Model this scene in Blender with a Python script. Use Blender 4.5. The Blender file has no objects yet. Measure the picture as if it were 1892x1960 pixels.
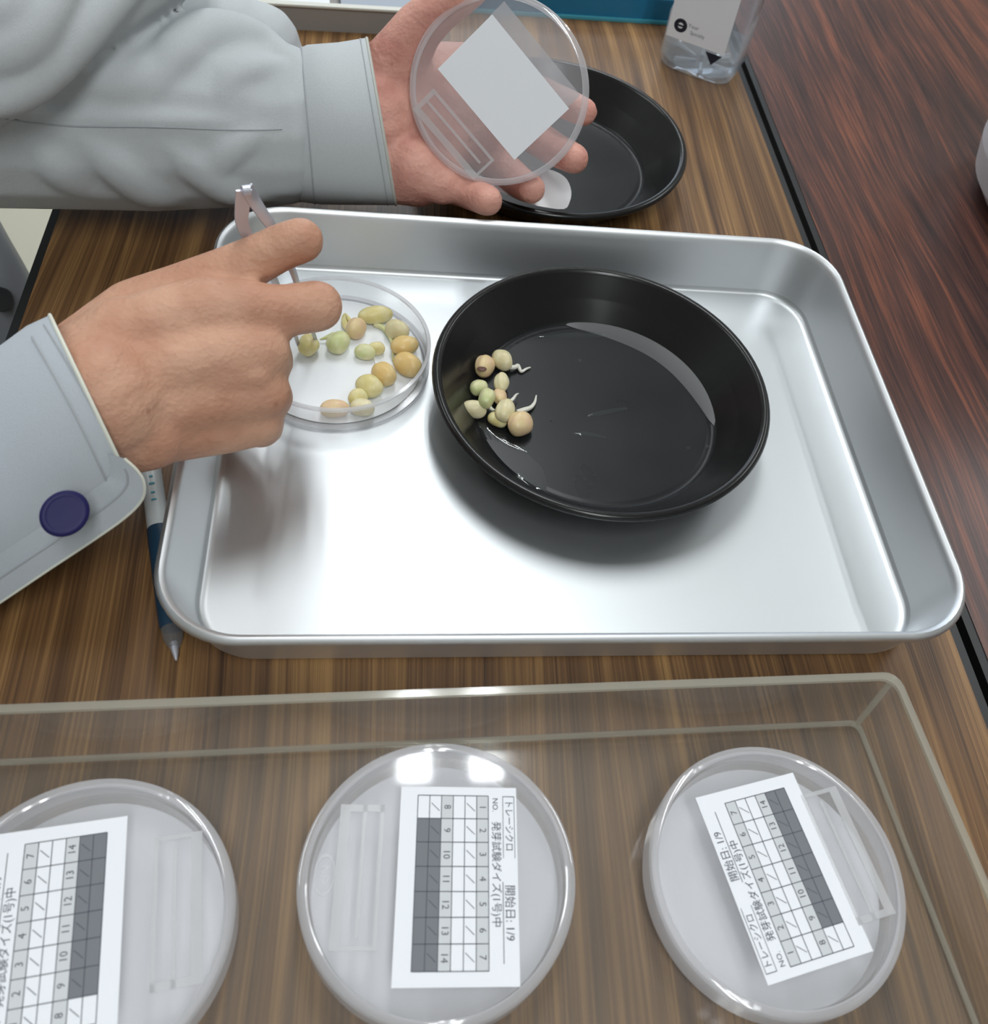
import bpy, bmesh, math, random
from mathutils import Vector, Matrix, Quaternion
from mathutils.bvhtree import BVHTree
random.seed(7)
S = 0.001                      # everything below is written in millimetres
SC = bpy.context.scene
COL = SC.collection
rad = math.radians

# ------------------------------------------------------------------ camera
CH, CF, CX, CY = 370.14, 1850.72, 1030.66, 913.11
_t, _r, _a = rad(38.7435), rad(13.1008), rad(-14.855)
_rot = Matrix.Rotation(_a, 3, 'Z')
_right = Vector((1, 0, 0)); _f = Vector((0, math.sin(_t), -math.cos(_t))); _u = _right.cross(_f)
FWD = _rot @ _f
RGT = _rot @ (math.cos(_r) * _right + math.sin(_r) * _u)
UPV = _rot @ (-math.sin(_r) * _right + math.cos(_r) * _u)
CAMP = Vector((0, 0, CH))
cd = bpy.data.cameras.new('camera'); cam = bpy.data.objects.new('camera', cd); COL.objects.link(cam)
cd.sensor_fit = 'HORIZONTAL'; cd.sensor_width = 36; cd.lens = CF / 1892 * 36
cd.shift_x = (946 - CX) / 1892; cd.shift_y = (CY - 980) / 1892
cd.clip_start = 0.01; cd.clip_end = 50
m3 = Matrix((RGT, UPV, -FWD)).transposed()
cam.matrix_world = Matrix.Translation(CAMP * S) @ m3.to_4x4()
SC.camera = cam
cd.dof.use_dof = True; cd.dof.focus_distance = 0.47; cd.dof.aperture_fstop = 16

def Dp(u, v, d):               # point seen in direction (u, v) at depth d mm
    return CAMP + (FWD + RGT * ((u - CX) / CF) - UPV * ((v - CY) / CF)) * d
def Zp(u, v, z=0.0):           # point seen in direction (u, v) at height z mm
    r = FWD + RGT * ((u - CX) / CF) - UPV * ((v - CY) / CF)
    return CAMP + r * ((z - CH) / r.z)

# ------------------------------------------------------------------ light
SC.view_settings.view_transform = 'Standard'; SC.view_settings.look = 'None'
SC.view_settings.gamma = 1; SC.view_settings.use_curve_mapping = False
SC.view_settings.exposure = 0.0
SC.cycles.transparent_max_bounces = 32
w = bpy.data.worlds.new('world'); SC.world = w; w.use_nodes = True
w.node_tree.nodes['Background'].inputs[0].default_value = (0.55, 0.62, 0.7, 1)
w.node_tree.nodes['Background'].inputs[1].default_value = 0.5
def area(name, loc, sx, sy, power, col=(1, 1, 1), rot=(0, 0, 0)):
    l = bpy.data.lights.new(name, 'AREA'); l.shape = 'RECTANGLE'; l.size = sx * S; l.size_y = sy * S
    l.energy = power; l.color = col
    o = bpy.data.objects.new(name, l); COL.objects.link(o); o.location = Vector(loc) * S; o.rotation_euler = rot
    return o
CEIL = 1900
TUBES = [(90, 1390, 8), (253, 1390, 8), (90, 3100, 8), (253, 3100, 8),
         (1900, 1500, 9), (2063, 1500, 9), (-1700, 1300, 7), (-1537, 1300, 7), (90, -900, 11), (253, -900, 11)]  # last pair is unseen fill, added to brighten the held label and palm
for i, (x, y, p) in enumerate(TUBES):
    area('tube_light', (x, y, CEIL - 92), 70, 1200, p, (0.95, 0.98, 1.0))
area('window_daylight', (300, 4140, 700), 2600, 1100, 22, (0.72, 0.84, 1.0), (rad(-90), 0, 0))

# ------------------------------------------------------------------ materials
def mat(name):
    m = bpy.data.materials.new(name); m.use_nodes = True
    return m, m.node_tree.nodes, m.node_tree.links, m.node_tree.nodes['Principled BSDF']
def pbr(name, col, rough=0.5, metal=0.0, noise=0.0, nscale=40, bump=0.0, bscale=200, spec=0.5, coat=0.0, rvar=0.0, sss=0.0):
    m, n, l, b = mat(name)
    b.inputs['Base Color'].default_value = (*col, 1); b.inputs['Roughness'].default_value = rough
    b.inputs['Metallic'].default_value = metal; b.inputs['Specular IOR Level'].default_value = spec
    b.inputs['Coat Weight'].default_value = coat; b.inputs['Coat Roughness'].default_value = 0.08
    if sss:
        b.inputs['Subsurface Weight'].default_value = sss
        b.inputs['Subsurface Radius'].default_value = (1, .35, .0); b.inputs['Subsurface Scale'].default_value = 0.004
    tc = n.new('ShaderNodeTexCoord')
    if noise or rvar:
        t = n.new('ShaderNodeTexNoise'); t.inputs['Scale'].default_value = nscale; t.inputs['Detail'].default_value = 5
        l.new(tc.outputs['Object'], t.inputs['Vector'])
        if noise:
            mx = n.new('ShaderNodeMix'); mx.data_type = 'RGBA'
            mx.inputs[6].default_value = (*[c * (1 - noise) for c in col], 1)
            mx.inputs[7].default_value = (*[min(1, c * (1 + noise)) for c in col], 1)
            l.new(t.outputs['Fac'], mx.inputs[0]); l.new(mx.outputs[2], b.inputs['Base Color'])
        if rvar:
            mr = n.new('ShaderNodeMapRange'); mr.inputs[3].default_value = rough - rvar; mr.inputs[4].default_value = rough + rvar
            l.new(t.outputs['Fac'], mr.inputs[0]); l.new(mr.outputs[0], b.inputs['Roughness'])
    if bump:
        t2 = n.new('ShaderNodeTexNoise'); t2.inputs['Scale'].default_value = bscale; t2.inputs['Detail'].default_value = 4
        l.new(tc.outputs['Object'], t2.inputs['Vector'])
        bp = n.new('ShaderNodeBump'); bp.inputs['Strength'].default_value = bump; bp.inputs['Distance'].default_value = 0.001
        l.new(t2.outputs['Fac'], bp.inputs['Height']); l.new(bp.outputs[0], b.inputs['Normal'])
    return m

def wood(name, dark, mid, light, sx, sy, warp, rough, fine=0.35, seed=0.0, wscale=1.5):
    m, n, l, b = mat(name)
    tc = n.new('ShaderNodeTexCoord')
    mp = n.new('ShaderNodeMapping'); mp.inputs['Location'].default_value = (seed, seed * 1.7, 0)
    l.new(tc.outputs['Object'], mp.inputs[0])
    # slow warp that bends the grain
    wn = n.new('ShaderNodeTexNoise'); wn.inputs['Scale'].default_value = wscale; wn.inputs['Detail'].default_value = 1
    wm = n.new('ShaderNodeMapping'); wm.inputs['Scale'].default_value = (4, 1.6, 1); l.new(mp.outputs[0], wm.inputs[0]); l.new(wm.outputs[0], wn.inputs['Vector'])
    sub = n.new('ShaderNodeVectorMath'); sub.operation = 'SUBTRACT'; sub.inputs[1].default_value = (.5, .5, .5)
    l.new(wn.outputs['Color'], sub.inputs[0])
    scl = n.new('ShaderNodeVectorMath'); scl.operation = 'MULTIPLY'; scl.inputs[1].default_value = (warp, 0, 0); l.new(sub.outputs[0], scl.inputs[0])
    add = n.new('ShaderNodeVectorMath'); add.operation = 'ADD'; l.new(mp.outputs[0], add.inputs[0]); l.new(scl.outputs[0], add.inputs[1])
    def streak(ax, ay, det, r=0.6):
        q = n.new('ShaderNodeMapping'); q.inputs['Scale'].default_value = (ax, ay, 1); l.new(add.outputs[0], q.inputs[0])
        t = n.new('ShaderNodeTexNoise'); t.inputs['Scale'].default_value = 1; t.inputs['Detail'].default_value = det; t.inputs['Roughness'].default_value = r
        l.new(q.outputs[0], t.inputs['Vector']); return t
    a = streak(sx, sy, 3); f = streak(sx * 6, sy * 2.5, 3, 0.7); g = streak(sx * .25, sy * .5, 1)
    def mth(op, x, y):
        k = n.new('ShaderNodeMath'); k.operation = op
        for i, q in enumerate((x, y)):
            if isinstance(q, float): k.inputs[i].default_value = q
            else: l.new(q, k.inputs[i])
        return k.outputs[0]
    s = mth('ADD', mth('MULTIPLY', a.outputs['Fac'], 1 - fine), mth('MULTIPLY', f.outputs['Fac'], fine))
    s = mth('ADD', mth('MULTIPLY', s, 0.8), mth('MULTIPLY', g.outputs['Fac'], 0.2))
    cr = n.new('ShaderNodeValToRGB'); e = cr.color_ramp.elements
    e[0].position = 0.36; e[0].color = (*dark, 1); e[1].position = 0.64; e[1].color = (*light, 1)
    k = e.new(0.5); k.color = (*mid, 1)
    l.new(s, cr.inputs[0]); l.new(cr.outputs[0], b.inputs['Base Color'])
    b.inputs['Roughness'].default_value = rough
    bp = n.new('ShaderNodeBump'); bp.inputs['Strength'].default_value = 0.12; bp.inputs['Distance'].default_value = 0.0004
    l.new(f.outputs['Fac'], bp.inputs['Height']); l.new(bp.outputs[0], b.inputs['Normal'])
    return m

def clear(name, tint=(0.97, 0.98, 0.98), haze=0.12, hazecol=(0.8, 0.8, 0.8), rough=0.04, edge=0.5, spec=1.0):
    """thin clear plastic: see-through, glossy, slightly milky and milkier at grazing angles"""
    m, n, l, b = mat(name); n.remove(b); out = n['Material Output']
    tr = n.new('ShaderNodeBsdfTransparent'); tr.inputs[0].default_value = (*tint, 1)
    df = n.new('ShaderNodeBsdfDiffuse'); df.inputs[0].default_value = (*hazecol, 1)
    tl = n.new('ShaderNodeBsdfTranslucent'); tl.inputs[0].default_value = (*hazecol, 1)
    md = n.new('ShaderNodeMixShader'); md.inputs[0].default_value = 0.4; l.new(df.outputs[0], md.inputs[1]); l.new(tl.outputs[0], md.inputs[2])
    gl = n.new('ShaderNodeBsdfGlossy'); gl.inputs['Roughness'].default_value = rough
    lw = n.new('ShaderNodeLayerWeight'); lw.inputs[0].default_value = 0.5
    pw = n.new('ShaderNodeMath'); pw.operation = 'POWER'; pw.inputs[1].default_value = 3; l.new(lw.outputs['Facing'], pw.inputs[0])
    mr = n.new('ShaderNodeMapRange'); mr.inputs[3].default_value = haze; mr.inputs[4].default_value = haze + edge; l.new(pw.outputs[0], mr.inputs[0])
    m1 = n.new('ShaderNodeMixShader'); l.new(mr.outputs[0], m1.inputs[0]); l.new(tr.outputs[0], m1.inputs[1]); l.new(md.outputs[0], m1.inputs[2])
    p5 = n.new('ShaderNodeMath'); p5.operation = 'POWER'; p5.inputs[1].default_value = 5; l.new(lw.outputs['Facing'], p5.inputs[0])
    ms = n.new('ShaderNodeMapRange'); ms.inputs[3].default_value = 0.045*spec; ms.inputs[4].default_value = 0.9*spec; l.new(p5.outputs[0], ms.inputs[0])
    m2 = n.new('ShaderNodeMixShader'); l.new(ms.outputs[0], m2.inputs[0]); l.new(m1.outputs[0], m2.inputs[1]); l.new(gl.outputs[0], m2.inputs[2])
    l.new(m2.outputs[0], out.inputs[0])
    return m

def skin_mat():
    m, n, l, b = mat('skin')
    tc = n.new('ShaderNodeTexCoord')
    def noise(sc, det=4, vec=None, r=0.5):
        t = n.new('ShaderNodeTexNoise'); t.inputs['Scale'].default_value = sc; t.inputs['Detail'].default_value = det; t.inputs['Roughness'].default_value = r
        l.new(vec or tc.outputs['Object'], t.inputs['Vector']); return t
    at = n.new('ShaderNodeAttribute'); at.attribute_name = 'palm'
    def mix(fac, a, c):
        mx = n.new('ShaderNodeMix'); mx.data_type = 'RGBA'
        for i, q in ((0, fac), (6, a), (7, c)):
            if isinstance(q, tuple): mx.inputs[i].default_value = (*q, 1)
            elif isinstance(q, float): mx.inputs[i].default_value = q
            else: l.new(q, mx.inputs[i])
        return mx.outputs[2]
    def ramp(src, lo, hi):
        mr = n.new('ShaderNodeMapRange'); mr.inputs[1].default_value = lo; mr.inputs[2].default_value = hi; l.new(src, mr.inputs[0]); return mr.outputs[0]
    big = noise(38, 3)
    back = mix(ramp(big.outputs['Fac'], .35, .65), (0.50, 0.255, 0.165), (0.60, 0.345, 0.235))
    palm = mix(ramp(big.outputs['Fac'], .35, .65), (0.56, 0.25, 0.20), (0.74, 0.40, 0.32))
    base = mix(at.outputs['Fac'], back, palm)
    vo = n.new('ShaderNodeTexVoronoi'); vo.inputs['Scale'].default_value = 55; l.new(tc.outputs['Object'], vo.inputs['Vector'])
    mr = n.new('ShaderNodeMapRange'); mr.inputs[1].default_value = 0.03; mr.inputs[2].default_value = 0.09
    mr.inputs[3].default_value = 0.45; mr.inputs[4].default_value = 0; l.new(vo.outputs['Distance'], mr.inputs[0])
    base = mix(mr.outputs[0], base, (0.30, 0.11, 0.06))
    l.new(base, b.inputs['Base Color'])
    b.inputs['Roughness'].default_value = 0.52; b.inputs['Specular IOR Level'].default_value = 0.35
    b.inputs['Subsurface Weight'].default_value = 0.12; b.inputs['Subsurface Radius'].default_value = (1, .35, .2); b.inputs['Subsurface Scale'].default_value = 0.003
    fine = noise(900, 3, r=.7); v2 = n.new('ShaderNodeTexVoronoi'); v2.inputs['Scale'].default_value = 480; l.new(tc.outputs['Object'], v2.inputs['Vector'])
    ad = n.new('ShaderNodeMath'); ad.operation = 'ADD'; l.new(fine.outputs['Fac'], ad.inputs[0]); l.new(v2.outputs['Distance'], ad.inputs[1])
    bp = n.new('ShaderNodeBump'); bp.inputs['Strength'].default_value = 0.42; bp.inputs['Distance'].default_value = 0.0006
    l.new(ad.outputs[0], bp.inputs['Height'])
    mid = noise(120, 2); bp2 = n.new('ShaderNodeBump'); bp2.inputs['Strength'].default_value = 0.38; bp2.inputs['Distance'].default_value = 0.003
    l.new(mid.outputs['Fac'], bp2.inputs['Height']); l.new(bp.outputs[0], bp2.inputs['Normal']); l.new(bp2.outputs[0], b.inputs['Normal'])
    return m

M = {}
M['oak'] = wood('oak_laminate', (0.048, 0.021, 0.008), (0.165, 0.082, 0.030), (0.38, 0.215, 0.078), 150, 2.6, 0.040, 0.42, 0.45)
M['rosewood'] = wood('rosewood_laminate', (0.016, 0.009, 0.009), (0.075, 0.029, 0.022), (0.23, 0.075, 0.038), 110, 5.5, 0.030, 0.38, 0.55, 3.3, 2.2)
M['black_edge'] = pbr('black_rubber_edge', (0.012, 0.012, 0.013), 0.45)
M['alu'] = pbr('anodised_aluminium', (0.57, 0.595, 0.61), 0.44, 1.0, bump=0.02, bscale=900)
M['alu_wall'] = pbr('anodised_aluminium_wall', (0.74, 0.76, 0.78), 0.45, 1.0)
M['black_enamel'] = pbr('black_coated_steel', (0.010, 0.010, 0.010), 0.24, spec=0.32, rvar=0.05, nscale=60)
M['black_floor'] = pbr('black_coated_steel_floor', (0.011, 0.012, 0.013), 0.30, spec=0.22, rvar=0.10, nscale=28)
M['wet_highlight'] = pbr('wet_highlight', (0.012, 0.013, 0.014), 0.30, spec=0.30, coat=0.0)  # film for the highlight bands at the pan edge
M['wet_highlight'].node_tree.nodes['Principled BSDF'].inputs['Coat Roughness'].default_value = 0.22
M['water'] = clear('water', (0.96, 0.98, 0.98), 0.0, (0.8, 0.8, 0.8), 0.02, 0.0, 1.0)
M['dish'] = clear('clear_polystyrene', (0.985, 0.985, 0.985), 0.06, (0.85, 0.85, 0.85), 0.05, 0.4)
M['lid'] = clear('milky_polystyrene', (0.96, 0.965, 0.975), 0.16, (0.90, 0.90, 0.92), 0.05, 0.3)
M['rim'] = clear('plastic_rim', (0.96, 0.96, 0.97), 0.36, (0.90, 0.90, 0.92), 0.06, 0.45)
M['emboss'] = clear('frosted_polystyrene', (0.95, 0.95, 0.95), 0.38, (0.85, 0.85, 0.86), 0.3, 0.4)
M['acrylic'] = clear('hazy_acrylic', (0.97, 0.97, 0.96), 0.10, (0.60, 0.58, 0.54), 0.1, 0.15)
M['acrylic_edge'] = clear('acrylic_edge', (0.95, 0.95, 0.9), 0.35, (0.72, 0.70, 0.62), 0.1, 0.3)
M['pet'] = clear('clear_bottle_plastic', (0.97, 0.98, 0.99), 0.03, (0.8, 0.82, 0.85), 0.02, 0.55)
M['bottle_water'] = clear('bottle_water', (0.93, 0.96, 0.98), 0.10, (0.8, 0.85, 0.9), 0.02, 0.4, 1.6)
M['paper'] = pbr('white_paper', (0.80, 0.82, 0.86), 0.75)
M['filter'] = pbr('white_filter_paper', (0.88, 0.87, 0.88), 0.9, bump=0.15, bscale=500)
M['filter2'] = pbr('wet_filter_paper', (0.80, 0.83, 0.86), 0.6, bump=0.15, bscale=300)
M['ink'] = pbr('printed_ink', (0.06, 0.065, 0.09), 0.7)
M['grey_ink'] = pbr('printed_grey', (0.17, 0.18, 0.20), 0.7)
M['pale_ink'] = pbr('printed_pale_grey', (0.58, 0.60, 0.62), 0.75)
M['fabric'] = pbr('grey_jersey', (0.51, 0.54, 0.555), 0.85, noise=0.05, nscale=900, bump=0.25, bscale=1800, spec=0.2)
M['fabric_trim'] = pbr('grey_jersey_trim', (0.50, 0.51, 0.47), 0.85, bump=0.2, bscale=1800, spec=0.2)
M['shirt'] = pbr('white_grey_cotton', (0.49, 0.53, 0.57), 0.85, noise=0.04, nscale=900, bump=0.2, bscale=1800, spec=0.2)
M['shirt_trim'] = pbr('cream_cuff_edge', (0.70, 0.71, 0.62), 0.85, bump=0.2, bscale=1800, spec=0.2)
M['thread'] = pbr('seam_thread', (0.38, 0.40, 0.42), 0.9)
M['button'] = pbr('navy_button', (0.012, 0.010, 0.075), 0.45, spec=0.2, coat=0.0)
M['steel'] = pbr('steel', (0.62, 0.63, 0.70), 0.42, 0.75)
M['skin'] = skin_mat()
M['white_plastic'] = pbr('white_plastic', (0.74, 0.75, 0.76), 0.4)
M['pen_white'] = pbr('pen_white_barrel', (0.62, 0.66, 0.66), 0.35)
M['pen_blue'] = pbr('pen_navy_grip', (0.012, 0.045, 0.085), 0.4)
M['pen_clear'] = clear('pen_clear_cone', (0.8, 0.8, 0.8), 0.25, (0.5, 0.5, 0.5), 0.1, 0.5)
M['teal'] = pbr('teal_plastic', (0.012, 0.17, 0.32), 0.35, noise=0.15, nscale=12)
M['teal_edge'] = pbr('teal_plastic_edge', (0.06, 0.33, 0.42), 0.3)
M['beige'] = pbr('beige_grey_plastic', (0.30, 0.28, 0.26), 0.5)
M['beige_rim'] = pbr('pale_plastic_rim', (0.62, 0.62, 0.56), 0.5)
M['book_grey'] = pbr('grey_blue_cover', (0.30, 0.34, 0.40), 0.5)
M['book_blue'] = pbr('blue_stripe', (0.06, 0.14, 0.36), 0.5)
M['book_red'] = pbr('red_print', (0.45, 0.06, 0.07), 0.6)
M['dark_ink'] = pbr('black_print', (0.01, 0.012, 0.025), 0.6)
M['jug'] = pbr('white_jug_plastic', (0.64, 0.63, 0.66), 0.4)
M['floor'] = pbr('cream_floor', (0.52, 0.50, 0.40), 0.55, noise=0.05, nscale=6)
M['wall'] = pbr('wall_paint', (0.62, 0.62, 0.60), 0.8)
M['ceil'] = pbr('ceiling_board', (0.78, 0.79, 0.80), 0.85)
M['chair_grey'] = pbr('grey_chair_plastic', (0.16, 0.17, 0.19), 0.4)
M['chair_black'] = pbr('black_chair_fabric', (0.010, 0.010, 0.012), 0.8)
M['root'] = pbr('white_root', (0.72, 0.70, 0.62), 0.45, sss=0.15)
M['dark_tip'] = pbr('dark_seed_tip', (0.05, 0.05, 0.04), 0.6)
def beanmat(name, a, b2):
    m = pbr(name, a, 0.40, noise=0.0, sss=0.15, bump=0.35, bscale=260); n = m.node_tree.nodes; l = m.node_tree.links; b = n['Principled BSDF']
    tc = n.new('ShaderNodeTexCoord'); t = n.new('ShaderNodeTexNoise'); t.inputs['Scale'].default_value = 130; t.inputs['Detail'].default_value = 2
    l.new(tc.outputs['Object'], t.inputs['Vector']); mr = n.new('ShaderNodeMapRange'); mr.inputs[1].default_value = .4; mr.inputs[2].default_value = .62
    l.new(t.outputs['Fac'], mr.inputs[0]); mx = n.new('ShaderNodeMix'); mx.data_type = 'RGBA'; mx.inputs[6].default_value = (*a, 1); mx.inputs[7].default_value = (*b2, 1)
    l.new(mr.outputs[0], mx.inputs[0]); l.new(mx.outputs[2], b.inputs['Base Color']); return m
M['cream'] = beanmat('cream_bean', (0.66, 0.59, 0.34), (0.76, 0.70, 0.47))
M['tan'] = beanmat('tan_bean', (0.70, 0.55, 0.30), (0.68, 0.47, 0.30))
M['green'] = beanmat('green_bean', (0.55, 0.59, 0.28), (0.70, 0.68, 0.42))
M['orange'] = beanmat('orange_bean', (0.68, 0.48, 0.18), (0.70, 0.55, 0.27))
M['yellow'] = beanmat('yellow_bean', (0.66, 0.58, 0.24), (0.74, 0.67, 0.38))
M['spot'] = pbr('brown_blemish', (0.12, 0.055, 0.045), 0.5)

# ------------------------------------------------------------------ mesh helpers
def V(*a): return Vector(a)
class G:
    def __init__(s): s.v = []; s.f = []
    def add(s, vs, fs):
        o = len(s.v); s.v += [Vector(p) for p in vs]; s.f += [[i + o for i in f] for f in fs]; return s
    def box(s, a, b):
        x0, y0, z0 = a; x1, y1, z1 = b
        return s.add([(x0,y0,z0),(x1,y0,z0),(x1,y1,z0),(x0,y1,z0),(x0,y0,z1),(x1,y0,z1),(x1,y1,z1),(x0,y1,z1)],
                     [(0,3,2,1),(4,5,6,7),(0,1,5,4),(1,2,6,5),(2,3,7,6),(3,0,4,7)])
    def loft(s, loops, closed=True, cap0=True, cap1=True):
        n = len(loops[0]); vs = [p for l in loops for p in l]; fs = []
        for k in range(len(loops) - 1):
            for i in range(n if closed else n - 1):
                j = (i + 1) % n; fs.append((k*n+i, k*n+j, (k+1)*n+j, (k+1)*n+i))
        if cap0: fs.append(tuple(reversed(range(n))))
        if cap1: fs.append(tuple(range((len(loops)-1)*n, len(loops)*n)))
        return s.add(vs, fs)
    def lathe(s, prof, n=64, c=(0, 0), close=False, cap0=True, cap1=True):
        pf = [prof[0]]           # support rings keep flat stretches flat under smooth shading
        for (r0, z0), (r1, z1) in zip(prof, prof[1:]):
            d = math.hypot(r1-r0, z1-z0)
            if d > 3:
                k = .5/d; pf += [(r0+(r1-r0)*k, z0+(z1-z0)*k), (r1+(r0-r1)*k, z1+(z0-z1)*k)]
            pf.append((r1, z1))
        prof = pf
        loops = [[(c[0] + r*math.cos(2*math.pi*i/n), c[1] + r*math.sin(2*math.pi*i/n), z) for i in range(n)] for r, z in prof]
        if close: loops.append(loops[0]); return s.loft(loops, cap0=False, cap1=False)
        return s.loft(loops, cap0=cap0, cap1=cap1)
    def tube(s, pts, rr, n=10, flat=1.0, nrm=None):
        pts = [Vector(p) for p in pts]
        if not isinstance(rr, (list, tuple)): rr = [rr] * len(pts)
        loops = []; prev = None
        for i, p in enumerate(pts):
            t = (pts[min(i+1, len(pts)-1)] - pts[max(i-1, 0)]).normalized()
            if prev is None:
                a = Vector(nrm) if nrm else (Vector((0,0,1)) if abs(t.z) < .9 else Vector((1,0,0)))
            else: a = prev
            a = (a - t * a.dot(t)).normalized(); prev = a; b = t.cross(a)
            loops.append([p + (a*math.cos(2*math.pi*k/n)*flat + b*math.sin(2*math.pi*k/n))*rr[i] for k in range(n)])
        return s.loft(loops)
    def mul(s, mx): s.v = [mx @ p for p in s.v]; return s
def obj(name, g, m, parent=None, smooth=True, sharp=35, origin=None, bevel=0):
    """one mesh object; coordinates in world millimetres (local to the parent's base when it has one)"""
    me = bpy.data.meshes.new(name)
    o0 = parent_origin(parent) if parent else (Vector(origin) if origin is not None else Vector((0, 0, 0)))
    me.from_pydata([(p - o0) * S for p in g.v], [], g.f)
    bm = bmesh.new(); bm.from_mesh(me); bmesh.ops.recalc_face_normals(bm, faces=bm.faces); bm.to_mesh(me); bm.free()
    me.materials.append(m if not isinstance(m, str) else M[m])
    if smooth:
        me.polygons.foreach_set('use_smooth', [True] * len(me.polygons))
        if sharp: me.set_sharp_from_angle(angle=rad(sharp))
    o = bpy.data.objects.new(name, me); COL.objects.link(o)
    if parent: o.parent = parent
    else: o.location = o0 * S
    if bevel:
        bv = o.modifiers.new('bevel', 'BEVEL'); bv.width = bevel * S; bv.segments = 2; bv.limit_method = 'ANGLE'; bv.angle_limit = rad(40)
    return o
def parent_origin(p):
    v = Vector((0, 0, 0))
    while p: v = v + p.location / S; p = p.parent
    return v
def thing(name, label, cat, loc, group=None):
    o = bpy.data.objects.new(name, None); COL.objects.link(o); o.location = Vector(loc) * S; o.empty_display_size = .02
    return tag(o, label, cat, group)
def tag(o, label=None, cat=None, group=None, kind=None):
    for k, v in (('label', label), ('category', cat), ('group', group), ('kind', kind)):
        if v: o[k] = v
    return o
def rrect(W, D, r, z, c=(0, 0), rot=0, n=10):
    out = []; r = max(r, .01)
    for k, (sx, sy) in enumerate([(1,1),(-1,1),(-1,-1),(1,-1)]):
        for i in range(n + 1):
            a = rad(90*k + 90*i/n); x = sx*(W/2-r) + r*math.cos(a); y = sy*(D/2-r) + r*math.sin(a)
            out.append(Vector((c[0] + math.cos(rot)*x - math.sin(rot)*y, c[1] + math.sin(rot)*x + math.cos(rot)*y, z)))
    return out
def smoothpath(pts, n=6):
    pts = [Vector(p) for p in pts]; out = []
    P_ = [2*pts[0]-pts[1]] + pts + [2*pts[-1]-pts[-2]]
    for i in range(1, len(P_) - 2):
        a, b, c, d = P_[i-1:i+3]
        for k in range(n):
            t = k / n
            out.append(0.5*((2*b) + (c-a)*t + (2*a-5*b+4*c-d)*t*t + (3*b-a-3*c+d)*t**3))
    out.append(pts[-1]); return out
def sphere_loops(g, c, r, n=14, m=8):
    vs = []; fs = []
    bm = bmesh.new(); bmesh.ops.create_uvsphere(bm, u_segments=n, v_segments=m, radius=r)
    vs = [Vector(c) + v.co for v in bm.verts]; bm.verts.index_update(); fs = [[v.index for v in f.verts] for f in bm.faces]; bm.free()
    g.add(vs, fs)
def chain(g, nodes):
    """tapered capsule chain; nodes = [(point, radius)]"""
    for (p, r) in nodes: sphere_loops(g, p, r)
    for (p, r), (q, s) in zip(nodes, nodes[1:]):
        L = (q - p).length
        if L > .5: g.tube([p, p.lerp(q, .5), q], [r, (r+s)/2, s], 16)
def cn(*nodes):                # nodes given as (u, v, depth, radius in pixels)
    return [(Dp(u, v, d), r * d / CF) for (u, v, d, r) in nodes]
def blob(name, g, voxel, smooth, mater, parent, factor=.5):
    """unite overlapping closed shapes into one continuous surface"""
    me = bpy.data.meshes.new('tmp'); me.from_pydata([p * S for p in g.v], [], g.f)
    bm = bmesh.new(); bm.from_mesh(me); bmesh.ops.recalc_face_normals(bm, faces=bm.faces); bm.to_mesh(me); bm.free()
    t = bpy.data.objects.new('tmp', me); COL.objects.link(t)
    rm = t.modifiers.new('r', 'REMESH'); rm.mode = 'VOXEL'; rm.voxel_size = voxel * S; rm.use_smooth_shade = True
    sm = t.modifiers.new('s', 'SMOOTH'); sm.factor = factor; sm.iterations = smooth
    dg = bpy.context.evaluated_depsgraph_get(); dg.update()
    res = bpy.data.meshes.new_from_object(t.evaluated_get(dg)); res.name = name
    bpy.data.objects.remove(t); bpy.data.meshes.remove(me)
    po = parent_origin(parent) * S
    res.transform(Matrix.Translation(-po)); res.materials.clear(); res.materials.append(M[mater])
    res.polygons.foreach_set('use_smooth', [True] * len(res.polygons))
    o = bpy.data.objects.new(name, res); COL.objects.link(o); o.parent = parent
    return o
_tc = {}
def text_geo(s, size):
    if s not in _tc:
        c = bpy.data.curves.new('t', 'FONT'); c.body = s; c.size = 1; c.align_x = 'CENTER'; c.align_y = 'CENTER'; c.resolution_u = 2
        o = bpy.data.objects.new('t', c); COL.objects.link(o)
        dg = bpy.context.evaluated_depsgraph_get(); dg.update()
        me = bpy.data.meshes.new_from_object(o.evaluated_get(dg))
        _tc[s] = ([v.co.copy() for v in me.vertices], [list(p.vertices) for p in me.polygons])
        bpy.data.objects.remove(o); bpy.data.curves.remove(c); bpy.data.meshes.remove(me)
    v, f = _tc[s]; return [p * size for p in v], f
def put_text(g, s, x, y, size, z, sx=1.0, rot=0):
    v, f = text_geo(s, size); c, sn = math.cos(rot), math.sin(rot)
    g.add([(x + c*p.x*sx - sn*p.y, y + sn*p.x*sx + c*p.y, z) for p in v], f)

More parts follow.
